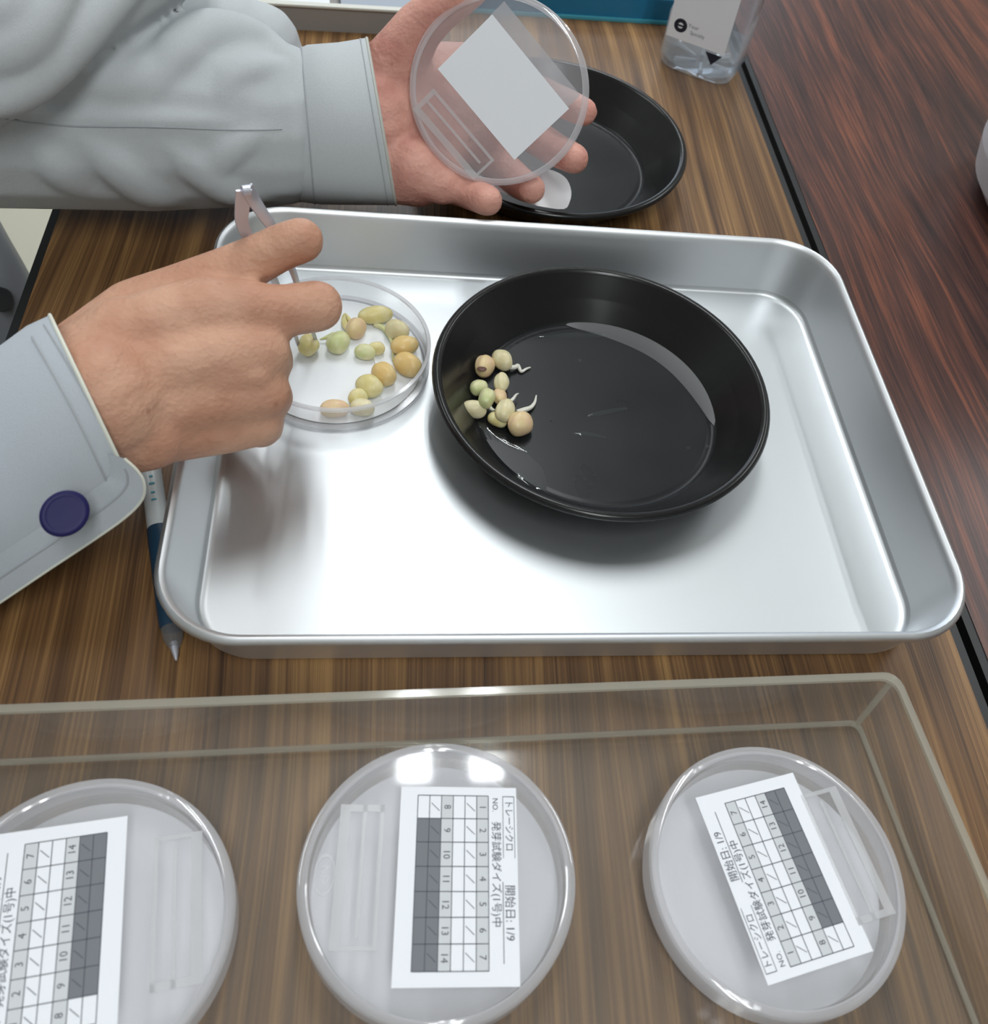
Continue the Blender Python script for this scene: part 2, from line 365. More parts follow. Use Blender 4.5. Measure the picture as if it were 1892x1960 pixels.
# ------------------------------------------------------------------ setting
FZ = -700
def struct(name, g, m, **k):
    o = obj(name, g, m, smooth=False, **k); o['kind'] = 'structure'; return o
X0, X1, Y0, Y1 = -2600, 3200, -2400, 4200
struct('floor', G().box((X0, Y0, FZ-50), (X1, Y1, FZ)), 'floor')
struct('ceiling', G().box((X0, Y0, CEIL), (X1, Y1, CEIL+50)), 'ceil')
struct('wall_left', G().box((X0-60, Y0, FZ), (X0, Y1, CEIL)), 'wall')
struct('wall_right', G().box((X1, Y0, FZ), (X1+60, Y1, CEIL)), 'wall')
struct('wall_front', G().box((X0, Y0-60, FZ), (X1, Y0, CEIL)), 'wall')
wb = G().box((X0, Y1, FZ), (X1, Y1+60, 100)); wb.box((X0, Y1, 1300), (X1, Y1+60, CEIL)); wb.box((X0, Y1, 100), (-1050, Y1+60, 1300)); wb.box((1650, Y1, 100), (X1, Y1+60, 1300))
struct('wall_back', wb, 'wall')
wf = G()
for a, b in (((-1050, Y1, 100), (1650, Y1+40, 140)), ((-1050, Y1, 1260), (1650, Y1+40, 1300)), ((-1050, Y1, 140), (-1010, Y1+40, 1260)), ((1610, Y1, 140), (1650, Y1+40, 1260)), ((280, Y1, 140), (320, Y1+40, 1260))): wf.box(a, b)
struct('window_1', wf, 'white_plastic')
# ceiling fixtures: one per pair of tubes
for i in range(0, len(TUBES), 2):
    (xa, y, _), (xb, _, _) = TUBES[i], TUBES[i+1]; xm = (xa + xb) / 2
    if i in (6, 8): lb = {6: 'twin tube ceiling light over the person', 8: 'added twin tube fill light behind the camera'}[i]
    else: lb = {0: 'twin tube ceiling light right above the tray', 2: 'twin tube ceiling light nearest the window', 4: 'twin tube ceiling light above the far right side'}[i]
    L = thing('ceiling_light', lb, 'light', (xm, y, CEIL), 'twin tube ceiling lights')
    obj('housing', G().box((xm-70, y-640, CEIL-50), (xm+70, y+640, CEIL)), 'white_plastic', L, smooth=False)
    for x in (xa, xb):
        obj('tube', G().tube([(x, y-600, CEIL-72), (x, y+600, CEIL-72)], 15, 14), 'white_plastic', L)

# ------------------------------------------------------------------ tables
TL, TR = -183.3, 267.2
def table(label, x0, x1, y0, y1, m, zt=0.0):
    t = thing('folding_table', label, 'table', ((x0+x1)/2, (y0+y1)/2, FZ))
    obj('tabletop', G().box((x0+2, y0+2, zt-22), (x1-2, y1-2, zt)), m, t, smooth=False)
    e = G()
    e.box((x0-2.5, y0-2.5, zt-23), (x0+2, y1+2.5, zt-.4)); e.box((x1-2, y0-2.5, zt-23), (x1+2.5, y1+2.5, zt-.4))
    e.box((x0+2, y0-2.5, zt-23), (x1-2, y0+2, zt-.4)); e.box((x0+2, y1-2, zt-23), (x1-2, y1+2.5, zt-.4))
    obj('edge_band', e, 'black_edge', t, smooth=False)
    for ya in (y0+60, y1-85): obj('under_frame', G().box((x0+40, ya, zt-60), (x1-40, ya+25, zt-22)), 'chair_grey', t, smooth=False)
    for x in (x0+45, x1-45):
        for y in (y0+72, y1-72):
            obj('leg', G().tube([(x, y, FZ), (x, y, zt-25)], 13, 12), 'steel', t)
    return t
table('oak grained table top under the aluminium tray', TL, TR, -500, 1300, 'oak')
table('dark reddish rosewood grained table to the right of the gap', TR+9.5, TR+460, -560, 1240, 'rosewood')

# ------------------------------------------------------------------ aluminium tray
TCX, TCY = 85.0, 308.8; TROT = rad(0.2)
def tl(off, z, r0=26): return rrect(319.7+2*off, 238.1+2*off, max(r0+off*.75, 4), z, (TCX, TCY), TROT, 12)
tr = thing('baking_tray', 'rectangular brushed aluminium tray with rounded corners holding the black pan', 'tray', (TCX, TCY, 0))
inner = G().loft([tl(-24, 1.9), tl(-20, 1.9), tl(-16, 2.3), tl(-4, 2.6), tl(-1.5, 2.9), tl(-.3, 4.0), tl(.4, 6)][::1], cap0=True, cap1=False)
obj('tray_floor', inner, 'alu', tr, sharp=60)
wall = G().loft([tl(.4, 6), tl(3.5, 18), tl(6.6, 31), tl(7.2, 34), tl(8.2, 35.8), tl(9.6, 36.5), tl(10.8, 35.8), tl(11.6, 34.2), tl(11.4, 32.4), tl(10.2, 31.2), tl(8.6, 31.0), tl(7.6, 31.2), tl(4.4, 17), tl(1.6, 4), tl(0.2, .5), tl(-4, 0)], cap0=False, cap1=True)
obj('tray_wall', wall, 'alu_wall', tr, sharp=50)

# ------------------------------------------------------------------ black round pans
def pan(name, label, c, z0, R, Rb, H):
    p = thing(name, label, 'pan', (c[0], c[1], z0))
    k = R
    obj('pan_floor', G().lathe([(.01, z0+1.9), (Rb-5, z0+1.9), (Rb-3.6, z0+1.5), (Rb-2, z0+1.6), (Rb-.6, z0+2.4), (Rb, z0+3.2)], 96, c, cap1=False), 'black_floor', p, sharp=50)
    prof = [(Rb, z0+3.2), (Rb+(k-5-Rb)*.5, z0+H*.52), (k-5, z0+H-1.5), (k-4.2, z0+H-.3), (k-2.6, z0+H+.4), (k-.8, z0+H-.2), (k, z0+H-1.6), (k-.6, z0+H-3.2), (k-2.2, z0+H-3.8), (k-3.6, z0+H-3.2),
            (Rb+(k-4.2-Rb)*.5, z0+H*.48), (Rb+.8, z0+1), (Rb-1.5, z0), (.01, z0)]
    obj('pan_wall', G().lathe(prof, 96, c, cap0=False), 'black_enamel', p, sharp=0)
    return p
PC = (109.2, 329.5); PZ = 1.95
pan('round_pan', 'shiny black round pan in the tray with sprouted beans inside', PC, PZ, 86, 64.5, 25)
BC = (102.5, 547.0)
pan('round_pan', 'empty black round pan on the table behind the held lid', BC, 0, 88, 65.5, 26)
# water left in the pan
wg = G()
def puddle(cx, cy, a, b, rot, z, h=.5, n=22, wob=.2, seed=1):
    rnd = random.Random(seed); ks = [rnd.uniform(-wob, wob) for _ in range(5)]
    loops = []
    for s_, zz in ((1.0, z), (.93, z+h*.6), (.8, z+h), (.3, z+h*1.1)):
        lp = []
        for i in range(n):
            t = 2*math.pi*i/n; q = s_*(1 + ks[0]*math.sin(2*t+1) + ks[1]*math.sin(3*t) + ks[2]*math.sin(5*t+2))
            x, y = a*q*math.cos(t), b*q*math.sin(t)
            lp.append((cx+x*math.cos(rot)-y*math.sin(rot), cy+x*math.sin(rot)+y*math.cos(rot), zz))
        loops.append(lp)
    wg.loft(loops)
for (u, v, a, b, r_, sd) in ((1165, 788, 13, 1.6, .3, 3), (1128, 832, 9, 1.4, -.1, 4), (1015, 925, 9, 3.4, -.6, 5), (960, 835, 16, 4, -.7, 6), (1100, 640, 22, 3, .1, 7), (1110, 690, 1.5, 1.2, 0, 8), (1318, 858, 1.4, 1.2, 0, 9), (1355, 855, 1.3, 1.2, 0, 10), (1240, 650, 18, 3, -.5, 12)):
    q = Zp(u, v, PZ+2); puddle(q.x, q.y, a, b, r_, PZ+1.8, .5, seed=sd)
def crescent(u0, v0, u1, v1, r_out, wid, rise, n=28):  # water film shaped so the tube lights show in it as a highlight
    p0, p1 = Zp(u0, v0, PZ+2), Zp(u1, v1, PZ+2)
    t0 = math.atan2(p0.y-PC[1], p0.x-PC[0]); t1 = math.atan2(p1.y-PC[1], p1.x-PC[0])
    if t1 - t0 > math.pi: t1 -= 2*math.pi
    if t0 - t1 > math.pi: t1 += 2*math.pi
    top = []
    for i in range(n+1):
        f = i/n; t = t0 + (t1-t0)*f; w_ = .3 + wid*math.sin(math.pi*f)**.6*(1+.06*math.sin(9*f)); rm = r_out - w_/2
        top.append([(PC[0]+r*math.cos(t), PC[1]+r*math.sin(t), z_) for r, z_ in ((r_out+.2, PZ+1.3), (r_out, PZ+2.0+rise*w_), (rm, PZ+2.0+rise*w_*.42), (r_out-w_+.2, PZ+2.0), (r_out-w_, PZ+1.7))])
    return G().loft(top, closed=False, cap0=False, cap1=False)
cr_ = crescent(1085, 636, 1352, 815, 64.0, 11, .16); wf_ = obj('water', cr_, 'wet_highlight', None, origin=(150, 350, PZ+1.5)); tag(wf_, 'thin crescent of water tilted to catch the lights along the right inner edge of the black pan', 'water', kind='stuff')
cr2 = crescent(900, 850, 1040, 950, 62.5, 14, .01); wf2 = obj('water', cr2, 'wet_highlight', None, origin=(70, 290, PZ+1.5)); tag(wf2, 'wet patch put in as a soft highlight at the lower left inner edge of the black pan', 'water', kind='stuff')
o = obj('water', wg, 'water', None); tag(o, 'thin smears and drops of water on the black pan floor', 'water', kind='stuff')

# ------------------------------------------------------------------ beans
def bean_geo(L, W, H, c, rotz, tilt=0.0, roll=0.0, split=.5, n=28, m=16):
    g = G(); vs = []; loops = []; rnd = random.Random(int(L*97 + rotz*31 + c[0]*7)); k1, k2, k3 = [rnd.uniform(0, 6.28) for _ in range(3)]
    for j in range(m + 1):
        th = math.pi * j / m; x = -math.cos(th); lp = []
        for i in range(n):
            ph = 2*math.pi*i/n; rr = math.sin(th)**.9
            rr *= 1 + .045*math.sin(2*ph + k1 + x*1.5) + .03*math.sin(3*ph + k2 - x*2.5) + .03*math.sin(x*3 + k3)
            y = rr*math.cos(ph); z = rr*math.sin(ph)
            gv = math.exp(-(z*5.5)**2) * split * .26 * (1 if y > 0 else .3)   # seam between the halves
            y2 = y*(1-gv); xk = x * (1 + .05*y)
            bend = -.12*(x*x)                                             # kidney bend
            lp.append(Vector((xk*L/2, (y2+bend*.6)*W/2, z*H/2)))
        if j in (0, m): lp = [Vector((lp[0].x*1.0, -.05*W/2, 0)) + Vector((0, .02*math.cos(2*math.pi*i/n), .02*math.sin(2*math.pi*i/n))) for i in range(n)]
        loops.append(lp)
    g.loft(loops)
    mx = Matrix.Translation(Vector(c)) @ Matrix.Rotation(rotz, 4, 'Z') @ Matrix.Rotation(tilt, 4, 'Y') @ Matrix.Rotation(roll, 4, 'X')
    return g.mul(mx)
def bean(u, v, z, L, W, ang, m, label, group, sprout=None, rootw=1.0, tilt=0, roll=0, spot=None, tip=None, Hh=None, zb=None, rootm='root'):
    L *= 1.1; W *= 1.1; H = Hh or W*.86
    c = Zp(u, v, z + H/2)
    if not roll: roll = random.Random(int(u*13+v)).choice((28, 48, 70, -150, 55, 100))
    b = thing('soybean', label, 'bean', (c.x, c.y, z), group)
    obj('seed', bean_geo(L, W, H, c, rad(ang), rad(tilt), rad(roll)), m, b, sharp=0)
    if sprout:
        pts = [Zp(a, b_, z + h) for a, b_, h in sprout]
        pp = smoothpath(pts, 6); nn = len(pp)
        obj('sprout', G().tube(pp, [max(.25, rootw*(1 - .75*(i/(nn-1))**1.5)) for i in range(nn)], 8), rootm, b)
    if spot:
        a, b_, s_ = spot; q = Zp(a, b_, z + H*.90); g = G(); sphere_loops(g, (0, 0, 0), 1, 14, 8)
        g.mul(Matrix.Translation(q) @ Matrix.Rotation(-.35, 4, 'X') @ Matrix.Diagonal((s_, s_, .8, 1))); obj('blemish', g, 'spot', b, sharp=0)['label'] = 'dark brown blemish'
    if tip:
        q = Zp(tip[0], tip[1], z + H*.5); g = G(); sphere_loops(g, (0, 0, 0), 1, 10, 6)
        g.mul(Matrix.Translation(q) @ Matrix.Diagonal((1.5, 1.0, 1.0, 1))); obj('dark_tip', g, 'dark_tip', b, sharp=0)
    return b
PG = 'sprouted beans piled in the black pan'
z = PZ + 1.7
bean(928, 701, z, 12, 10, 65, 'tan', 'tan bean with a dark brown blemish, upper left in the black pan', PG, spot=(923, 706, 2.5))
bean(962, 689, z+.3, 12.2, 9.6, -60, 'cream', 'cream bean topmost in the black pan, with a forked white sprout to the right', PG, sprout=[(968, 703, 3), (985, 703, 2.5), (992, 700, 2), (998, 711, 1), (1008, 706, 1), (1016, 703, 1)], rootw=1.3)
bean(960, 732, z+2, 11, 8, 80, 'cream', 'smooth cream bean standing upright in the middle of the pan pile', PG)
bean(917, 742, z, 9, 7.6, 30, 'green', 'small pale green bean at the left edge of the pan pile', PG)
bean(957, 760, z+.5, 9, 7.4, 95, 'tan', 'pinkish tan bean squeezed between two others at the centre of the pan pile', PG)
bean(932, 763, z+4.2, 10.5, 9, 70, 'green', 'green tinged bean lying on top of the pan pile', PG, sprout=[(936, 776, 2), (942, 783, 1.5), (950, 785, 1)], rootw=1.1)
bean(906, 783, z, 12.6, 8.6, -12, 'cream', 'oval cream bean lying lowest on the left in the black pan', PG)
bean(953, 803, z, 9.5, 7.5, -30, 'yellow', 'small yellowish bean half hidden under its neighbour at the bottom of the pan pile', PG)
bean(967, 786, z+3, 12.5, 9.4, 68, 'cream', 'cream bean in the pan with a short straight white sprout pointing up right', PG, sprout=[(972, 772, 2), (982, 764, 2), (988, 756, 1.5), (993, 753, 1)], rootw=1.0)
bean(996, 811, z, 12.6, 11.4, 45, 'tan', 'largest golden bean lowest in the pan with a curved white sprout', PG, sprout=[(990, 790, 3), (1003, 785, 3), (1016, 780, 2), (1024, 770, 1.5), (1027, 757, 1)], rootw=1.5)

# ------------------------------------------------------------------ petri dish geometry
def dish_base(c, z0, R, H, parent, name='dish', m='dish'):
    prof = [(.01, z0), (R-1, z0), (R, z0+1), (R, z0+H-.4), (R-.4, z0+H), (R-1.2, z0+H), (R-1.5, z0+H-.5), (R-1.6, z0+1.8), (R-2.4, z0+1.3), (.01, z0+1.3)]
    return obj(name, G().lathe(prof, 96, c), m, parent, sharp=30)
def dish_rim(c, z0, R, H, parent):
    obj('rim', G().lathe([(R+.1, z0+H-1.2), (R+.1, z0+H+.2), (R-1.7, z0+H+.2), (R-1.7, z0+H-1.2)], 96, c, close=True), 'rim', parent, sharp=30)
    obj('base_ring', G().lathe([(R-1, z0-.2), (R+.15, z0+.6), (R+.15, z0+2), (R-2.6, z0+2), (R-2.6, z0-.2)], 96, c, close=True), 'rim', parent, sharp=30)
def lid_skirt(c, z0, R, H):
    zt = z0 + H
    return G().lathe([(R+.05, z0), (R+.05, zt-1), (R-.6, zt-.2), (R-1.6, zt+.15), (R-2.8, zt+.35), (R-3.4, zt+.05), (R-2.8, zt-1.4), (R-1.4, zt-2), (R-1.4, z0)], 96, c, close=True)
def lid_geo(c, z0, R, H):       # z0 = underside of the skirt, H = height
    zt = z0 + H
    return G().lathe([(.01, zt-1.2), (R-3, zt-1.2), (R-3, zt), (.01, zt)], 96, c)
# dish standing in the tray, with beans
DC = (-24.3, 358.5); DZ = 1.95
pd = thing('petri_dish', 'open clear petri dish of sprouting beans in the tray under the right hand', 'petri dish', (*DC, DZ))
dish_base(DC, DZ, 47.8, 15, pd)
dish_rim(DC, DZ, 47.8, 15, pd)
obj('filter_paper', G().lathe([(.01, DZ+1.4), (44, DZ+1.4), (44, DZ+1.7), (.01, DZ+1.7)], 64, DC), 'filter2', pd)
DG = 'sprouting beans in the open petri dish'
z = DZ + 1.7
bean(591, 661, z+.5, 11.5, 10, 75, 'yellow', 'yellow bean gripped between the tweezer tips in the petri dish', DG)
bean(648, 655, z, 12, 11, 55, 'green', 'pale green bean with a dark stem end, right of the tweezer tips', DG, tip=(646, 640), sprout=[(640, 640, 5), (625, 646, 3), (612, 650, 2)], rootw=1.4, rootm='green')
bean(682, 628, z, 11.5, 10, 60, 'tan', 'pinkish tan bean at the tip of the bent index finger', DG, sprout=[(676, 622, 5), (668, 610, 6), (662, 600, 5)], rootw=1.4, rootm='yellow')
bean(663, 617, z, 12, 5, 100, 'yellow', 'narrow split yellow bean beside the index fingertip', DG)
bean(719, 603, z, 17, 9.5, 12, 'yellow', 'long yellow bean with a dark tip, farthest back in the petri dish', DG, tip=(744, 596))
bean(761, 631, z, 12, 10.5, -25, 'cream', 'cream bean at the back right of the petri dish with a curved green root', DG, sprout=[(718, 621, 1.5), (734, 628, 2), (746, 645, 2), (752, 662, 1.5), (752, 690, 1)], rootw=1.5, rootm='green')
bean(775, 662, z, 13.5, 10, 15, 'orange', 'upper of two orange beans at the right wall of the petri dish', DG)
bean(780, 698, z, 14, 11.5, -30, 'orange', 'lower and larger orange bean touching the right wall of the petri dish', DG)
bean(699, 674, z, 10, 7.6, -10, 'green', 'small green yellow bean alone in the middle of the petri dish', DG, sprout=[(712, 674, 2), (716, 684, 1.5), (718, 694, 1)], rootw=.8)
bean(720, 667, z, 8.5, 7, 10, 'yellow', 'small pale yellow bean right of the green one in the dish middle', DG)
bean(735, 716, z, 12.5, 11, -40, 'orange', 'deep orange bean overlapping the yellow one at the lower right of the dish', DG, sprout=[(744, 730, 2), (735, 738, 1.5), (722, 742, 1)], rootw=1.3, rootm='yellow')
bean(707, 740, z, 13, 10.5, -20, 'yellow', 'plump yellow bean between an orange bean and a smaller one at the dish front', DG)
bean(686, 760, z, 9.5, 8, 30, 'yellow', 'smallest yellow bean at the front end of the row in the dish', DG)
bean(641, 782, z, 13, 9, 5, 'tan', 'blurred pinkish bean seen through the front wall of the petri dish', DG, tip=(636, 772))
bean(694, 780, z, 11, 8.5, -10, 'cream', 'blurred pale bean seen through the front wall, right of the pinkish one', DG)

# ------------------------------------------------------------------ printed label
def label_part(parent, mx, w, h, printed, lidz=0.0):
    """local frame: x = reading direction, y = up the sheet, z = out of the sheet"""
    lab = obj('paper_label', G().box((-w/2, -h/2, 0), (w/2, h/2, .15)).mul(mx), 'paper', parent, smooth=False)
    lab['label'] = 'white paper label printed with a grid of numbers' if printed else 'blank white paper label'
    if not printed: return
    gx0, gy0, cw, ch = -w/2+3.2, -h/2+6.2, 8.3, 4.25
    grey = G(); pale = G(); ln = G(); tx = G()
    for c_ in range(7):
        pale.box((gx0+c_*cw, gy0+5*ch, .16), (gx0+(c_+1)*cw, gy0+6*ch, .2)); pale.box((gx0+c_*cw, gy0+2*ch, .16), (gx0+(c_+1)*cw, gy0+3*ch, .2))
        if c_ > 0: grey.box((gx0+c_*cw, gy0, .16), (gx0+(c_+1)*cw, gy0+2*ch, .2))
        put_text(tx, str(c_+1), gx0+(c_+.5)*cw, gy0+5.5*ch, 3.4, .26); put_text(tx, str(c_+8), gx0+(c_+.5)*cw, gy0+2.5*ch, 3.4, .26)
        for row in (4, 1):
            a, b = Vector((gx0+(c_+.33)*cw, gy0+(row+.15)*ch, .23)), Vector((gx0+(c_+.67)*cw, gy0+(row+.85)*ch, .23))
            d = (b-a).normalized(); nn = Vector((-d.y, d.x, 0))*.12
            ln.add([a-nn, b-nn, b+nn, a+nn], [(0, 1, 2, 3)])
    for i in range(8):
        x = gx0+i*cw; ln.box((x-.14, gy0, .2), (x+.14, gy0+6*ch, .24))
    for j in range(7):
        y = gy0+j*ch; ln.box((gx0, y-.14, .2), (gx0+7*cw, y+.14, .24))
    yt = gy0+6*ch
    put_text(tx, 'NO.', gx0+3.2, yt+2.4, 2.8, .26); put_text(tx, '発芽試験ダイズ(1号)中', gx0+27, yt+2.6, 3.7, .26, .95)
    put_text(tx, 'トレーシクロ', gx0+10.5, yt+7.3, 3.4, .26, .9); put_text(tx, '開始日: 1/9', gx0+40, yt+7.2, 4.0, .26, .95)
    ln.box((gx0+30, yt+4.9, .2), (gx0+56, yt+5.15, .24))
    ln.box((gx0, yt+5.2, .2), (gx0+22, yt+5.4, .24)); ln.box((gx0, yt+9.3, .2), (gx0+22, yt+9.5, .24)); ln.box((gx0, yt+5.2, .2), (gx0+.25, yt+9.5, .24))
    obj('pale_cells', pale.mul(mx), 'pale_ink', lab, smooth=False); obj('grey_cells', grey.mul(mx), 'grey_ink', lab, smooth=False)
    obj('grid_lines', ln.mul(mx), 'ink', lab, smooth=False); obj('lettering', tx.mul(mx), 'ink', lab, smooth=False)
def emboss_part(parent, mx):
    g = G(); e = .5
    for a, b in (((-24, -9.5, 0), (24, -6.0, e)), ((-24, -1.5, 0), (20, -.2, e)), ((-24, -6, 0), (-21.5, 6, e)), ((-24, 4.5, 0), (24, 6, e)), ((22.5, -6, 0), (24, 4.5, e))): g.box(a, b)
    obj('embossed_panel', g.mul(mx), 'emboss', parent, smooth=False)
def oval_part(parent, mx):
    g = G(); n = 30
    loops = [[(a*7*math.cos(2*math.pi*i/n), a*3.6*math.sin(2*math.pi*i/n), zz) for i in range(n)] for a, zz in ((1, 0), (1, .35), (.84, .35), (.84, 0))]
    g.loft(loops, cap0=False, cap1=False); put_text(g, 'ND', 0, 0, 4, .3)
    obj('embossed_oval', g.mul(mx), 'emboss', parent, smooth=False)

# ------------------------------------------------------------------ acrylic box with three dishes
BR = rad(1.6); bx0, bx1, by1 = -152, 206.5, 151.5; by0 = 18
bxc, byc = (bx0+bx1)/2, (by0+by1)/2
ab = thing('acrylic_box', 'shallow clear acrylic box holding three labelled petri dishes', 'box', (bxc, byc, 0))
BW, BD, BH, DR = bx1-bx0, by1-by0, 30, 9.0
def bl(off, z, r=4):
    out = []
    for p in rrect(BW+2*off, BD+2*off, r+off*.25, z, (bxc, byc), BR, 4):
        p.x += (by1 - p.y) * .07 * max(0, min(1, p.x/200)); out.append(p)
    return out
obj('box_floor', G().loft([bl(0, .1), bl(0, 2.2)]), 'acrylic', ab, sharp=30)
obj('floor_edge', G().loft([bl(.3, 2.2, 4), bl(.9, 3.0, 4), bl(-.6, 3.4, 4), bl(-1.2, 2.3, 4)] + [bl(.3, 2.2, 4)], cap0=False, cap1=False), 'acrylic_edge', ab, sharp=30)
bo0, bo1 = bl(.3, 2), bl(DR, BH); nseg = len(bo0) // 4
bi0, bi1 = bl(-2, 3.5), bl(DR-2.2, BH)
for k in range(4):              # four walls, each meeting its neighbour in the rounded corner
    ids = [(k*nseg + nseg//2 + i) % len(bo0) for i in range(nseg + 1)]
    g = G(); ring = lambda L_: [L_[i] for i in ids]
    g.loft([ring(bo0), ring(bo1), ring(bi1), ring(bi0), ring(bo0)], closed=False, cap0=False, cap1=False)
    obj('box_wall', g, 'acrylic', ab, sharp=30)
obj('rim', G().loft([bl(DR+.4, BH-1), bl(DR+.4, BH+.8), bl(DR-2.6, BH+.8), bl(DR-2.6, BH-1), bl(DR+.4, BH-1)], cap0=False, cap1=False), 'acrylic_edge', ab, sharp=30)
for i in range(4):
    j = i*(nseg) + nseg//2; obj('corner_joint', G().tube([bo0[j], bo1[j]], 1.3, 8), 'acrylic_edge', ab)

def boxed_dish(label, c, ang, emb, lx, ly, oval=None):
    z0 = 2.4
    p = thing('petri_dish', label, 'petri dish', (*c, z0), 'labelled petri dishes in the acrylic box')
    dish_base(c, z0, 45.5, 14.5, p)
    obj('filter_paper', G().lathe([(.01, z0+1.5), (44, z0+1.5), (44, z0+3.2), (.01, z0+3.4)], 64, c), 'filter', p, sharp=0)
    ld = obj('lid', lid_geo(c, z0+6, 48, 11.6), 'lid', p, sharp=30); obj('rim', lid_skirt(c, z0+6, 48, 11.6), 'rim', ld, sharp=30)
    zt = z0 + 17.6
    base = Matrix.Translation((c[0], c[1], zt+.05)) @ Matrix.Rotation(rad(ang), 4, 'Z')
    label_part(p, base @ Matrix.Translation((lx, ly, 0)), 66, 42, True)
    emboss_part(p, base @ Matrix.Translation((0, emb, 0)))
    if oval: oval_part(p, base @ Matrix.Translation((oval[0], oval[1], 0)))
    return p
boxed_dish('middle petri dish in the clear box, label reading downwards', (23.2, 96), -92.5, -26, 2, 6.5, (0, -39))
boxed_dish('right hand petri dish in the clear box, label tilted to the right', (146.5, 92), 102, -27, 0, -1)
boxed_dish('left petri dish in the clear box, cut by the picture edge', (-92, 85.5), 97, -28, 0, 8)

# ------------------------------------------------------------------ held lid
LP_ = Dp(955, 175, 510); view = (CAMP - LP_).normalized()
# lid frame: z to the viewer, x right
zx = (view + UPV*.02 + RGT*(-.10)).normalized(); xx = (RGT - zx*RGT.dot(zx)).normalized(); yx = zx.cross(xx)
Lm = Matrix((xx, yx, zx)).transposed().to_4x4(); Lm.translation = LP_
hl = thing('petri_dish', 'round clear petri dish half with a blank white label, held in the left hand', 'petri dish', LP_)
obj('lid_face', lid_geo((0, 0), -11, 47.6, 11).mul(Lm), 'lid', hl, sharp=30); obj('rim', lid_skirt((0, 0), -11, 47.6, 11).mul(Lm), 'rim', hl, sharp=30)
ang = math.atan2(-(203-38), 1088-942)
lc = Vector(((942+1088+990+838)/4, (38+203+304+137)/4, 0))
lm2 = Lm @ Matrix.Translation(((lc.x-955)*510/CF, -(lc.y-175)*510/CF, .05)) @ Matrix.Rotation(ang, 4, 'Z')
label_part(hl, lm2, 60.5, 39, False)
emboss_part(hl, Lm @ Matrix.Rotation(ang, 4, 'Z') @ Matrix.Translation((0, -31, 0)))
obj('reflection_strip', G().box((-30, 20.5, -1.5), (30, 31, -1.3)).mul(Lm @ Matrix.Rotation(ang, 4, 'Z')), 'emboss', hl, smooth=False)['label'] = 'pale strip imitating a reflection beside the label'  # frosted strip stands in for a reflection seen in the lid

# ------------------------------------------------------------------ white strip in the far pan
so = smoothpath([(925, 352, 0), (960, 368, 0), (1000, 386, 0), (1040, 396, 0), (1080, 400, 0), (1091, 386, 0), (1094, 366, 0), (1086, 344, 0), (1068, 330, 0), (1042, 324, 0), (1005, 333, 0), (960, 343, 0)], 3)
sp = G().loft([[Zp(p.x, p.y, zz) for p in so] for zz in (26.9, 27.8)]); a0 = Zp(1040, 370, 27)
tag(obj('plastic_strip', sp, 'white_plastic', None, origin=a0, smooth=False), 'white tapered plastic strip with a rounded end lying over the rear black pan', 'strip')

# ------------------------------------------------------------------ pen beside the tray
pa, pb_, pc_, pe = Zp(286, 880, 6), Zp(294, 1012, 6), Zp(322, 1200, 6), Zp(337, 1262, 5)
pen = thing('ballpoint_pen', 'white pen with a navy grip lying along the left side of the tray', 'pen', (pa.x, pa.y, 0))
dr = (pe - pa).normalized(); pl_ = lambda t: pa + dr*t
Lp = (pe - pa).length; t1 = (pb_-pa).dot(dr); t2 = (pc_-pa).dot(dr)
for q in (pa, pe): q.z = 5.2
obj('barrel', G().tube([pl_(-45), pl_(-43), pl_(t1-20), pl_(t1)], [3, 4.2, 4.6, 4.8], 20), 'pen_white', pen)
obj('grip', G().tube([pl_(t1), pl_(t1+3), pl_(t2-3), pl_(t2)], [4.9, 5.1, 5.0, 4.4], 20), 'pen_blue', pen)
obj('clear_cone', G().tube([pl_(t2), pl_(t2+5), pl_(Lp-6)], [4.3, 3.8, 2.2], 20), 'pen_clear', pen)
obj('point', G().tube([pl_(Lp-8), pl_(Lp-4), pl_(Lp)], [1.8, 1.5, .5], 14), 'steel', pen)
tg = G(); e2 = Vector((0, 0, 1)).cross(dr).normalized()
for k, (t_, w_) in enumerate(((-30, 2.2), (-26, 1.6), (-22, 2.4), (-17, 1.8), (-13, 2.2))):
    q = pl_(t1+t_) + Vector((0, 0, 4.72)); tg.add([q - e2*w_/2 - dr*.5, q + e2*w_/2 - dr*.5, q + e2*w_/2 + dr*.5, q - e2*w_/2 + dr*.5], [(0, 1, 2, 3)])
tg = G().add(tg.v, tg.f); obj('printed_marks', tg, 'teal_edge', pen, smooth=False)

# ------------------------------------------------------------------ bottle
bt = thing('water_bottle', 'clear square plastic bottle with a white label and a little water, standing behind the gap', 'bottle', (236, 694, 0))
brot = rad(-29); bc = (236, 695)
def bb(w_, d_, r_, z_): return rrect(w_, d_, r_, z_, bc, brot, 6)
outl = [bb(48, 44, 12, .3), bb(57, 52, 14, 2.5), bb(60, 55, 14, 8), bb(60, 55, 13, 40), bb(57.5, 52.5, 13, 44), bb(60, 55, 13, 48), bb(60, 55, 13, 118), bb(56, 51, 16, 130), bb(40, 38, 17, 148), bb(26, 26, 12.9, 158), bb(25, 25, 12.4, 176)]
inl = [bb(24, 24, 12, 175.8), bb(25, 25, 12.4, 158), bb(58.6, 53.6, 13, 118), bb(58.6, 53.6, 13, 48), bb(56.2, 51.2, 13, 44), bb(58.6, 53.6, 13, 40), bb(58.6, 53.6, 13, 9), bb(52, 47, 13, 3.5)]
obj('bottle_body', G().loft(outl + inl), 'pet', bt, sharp=50)
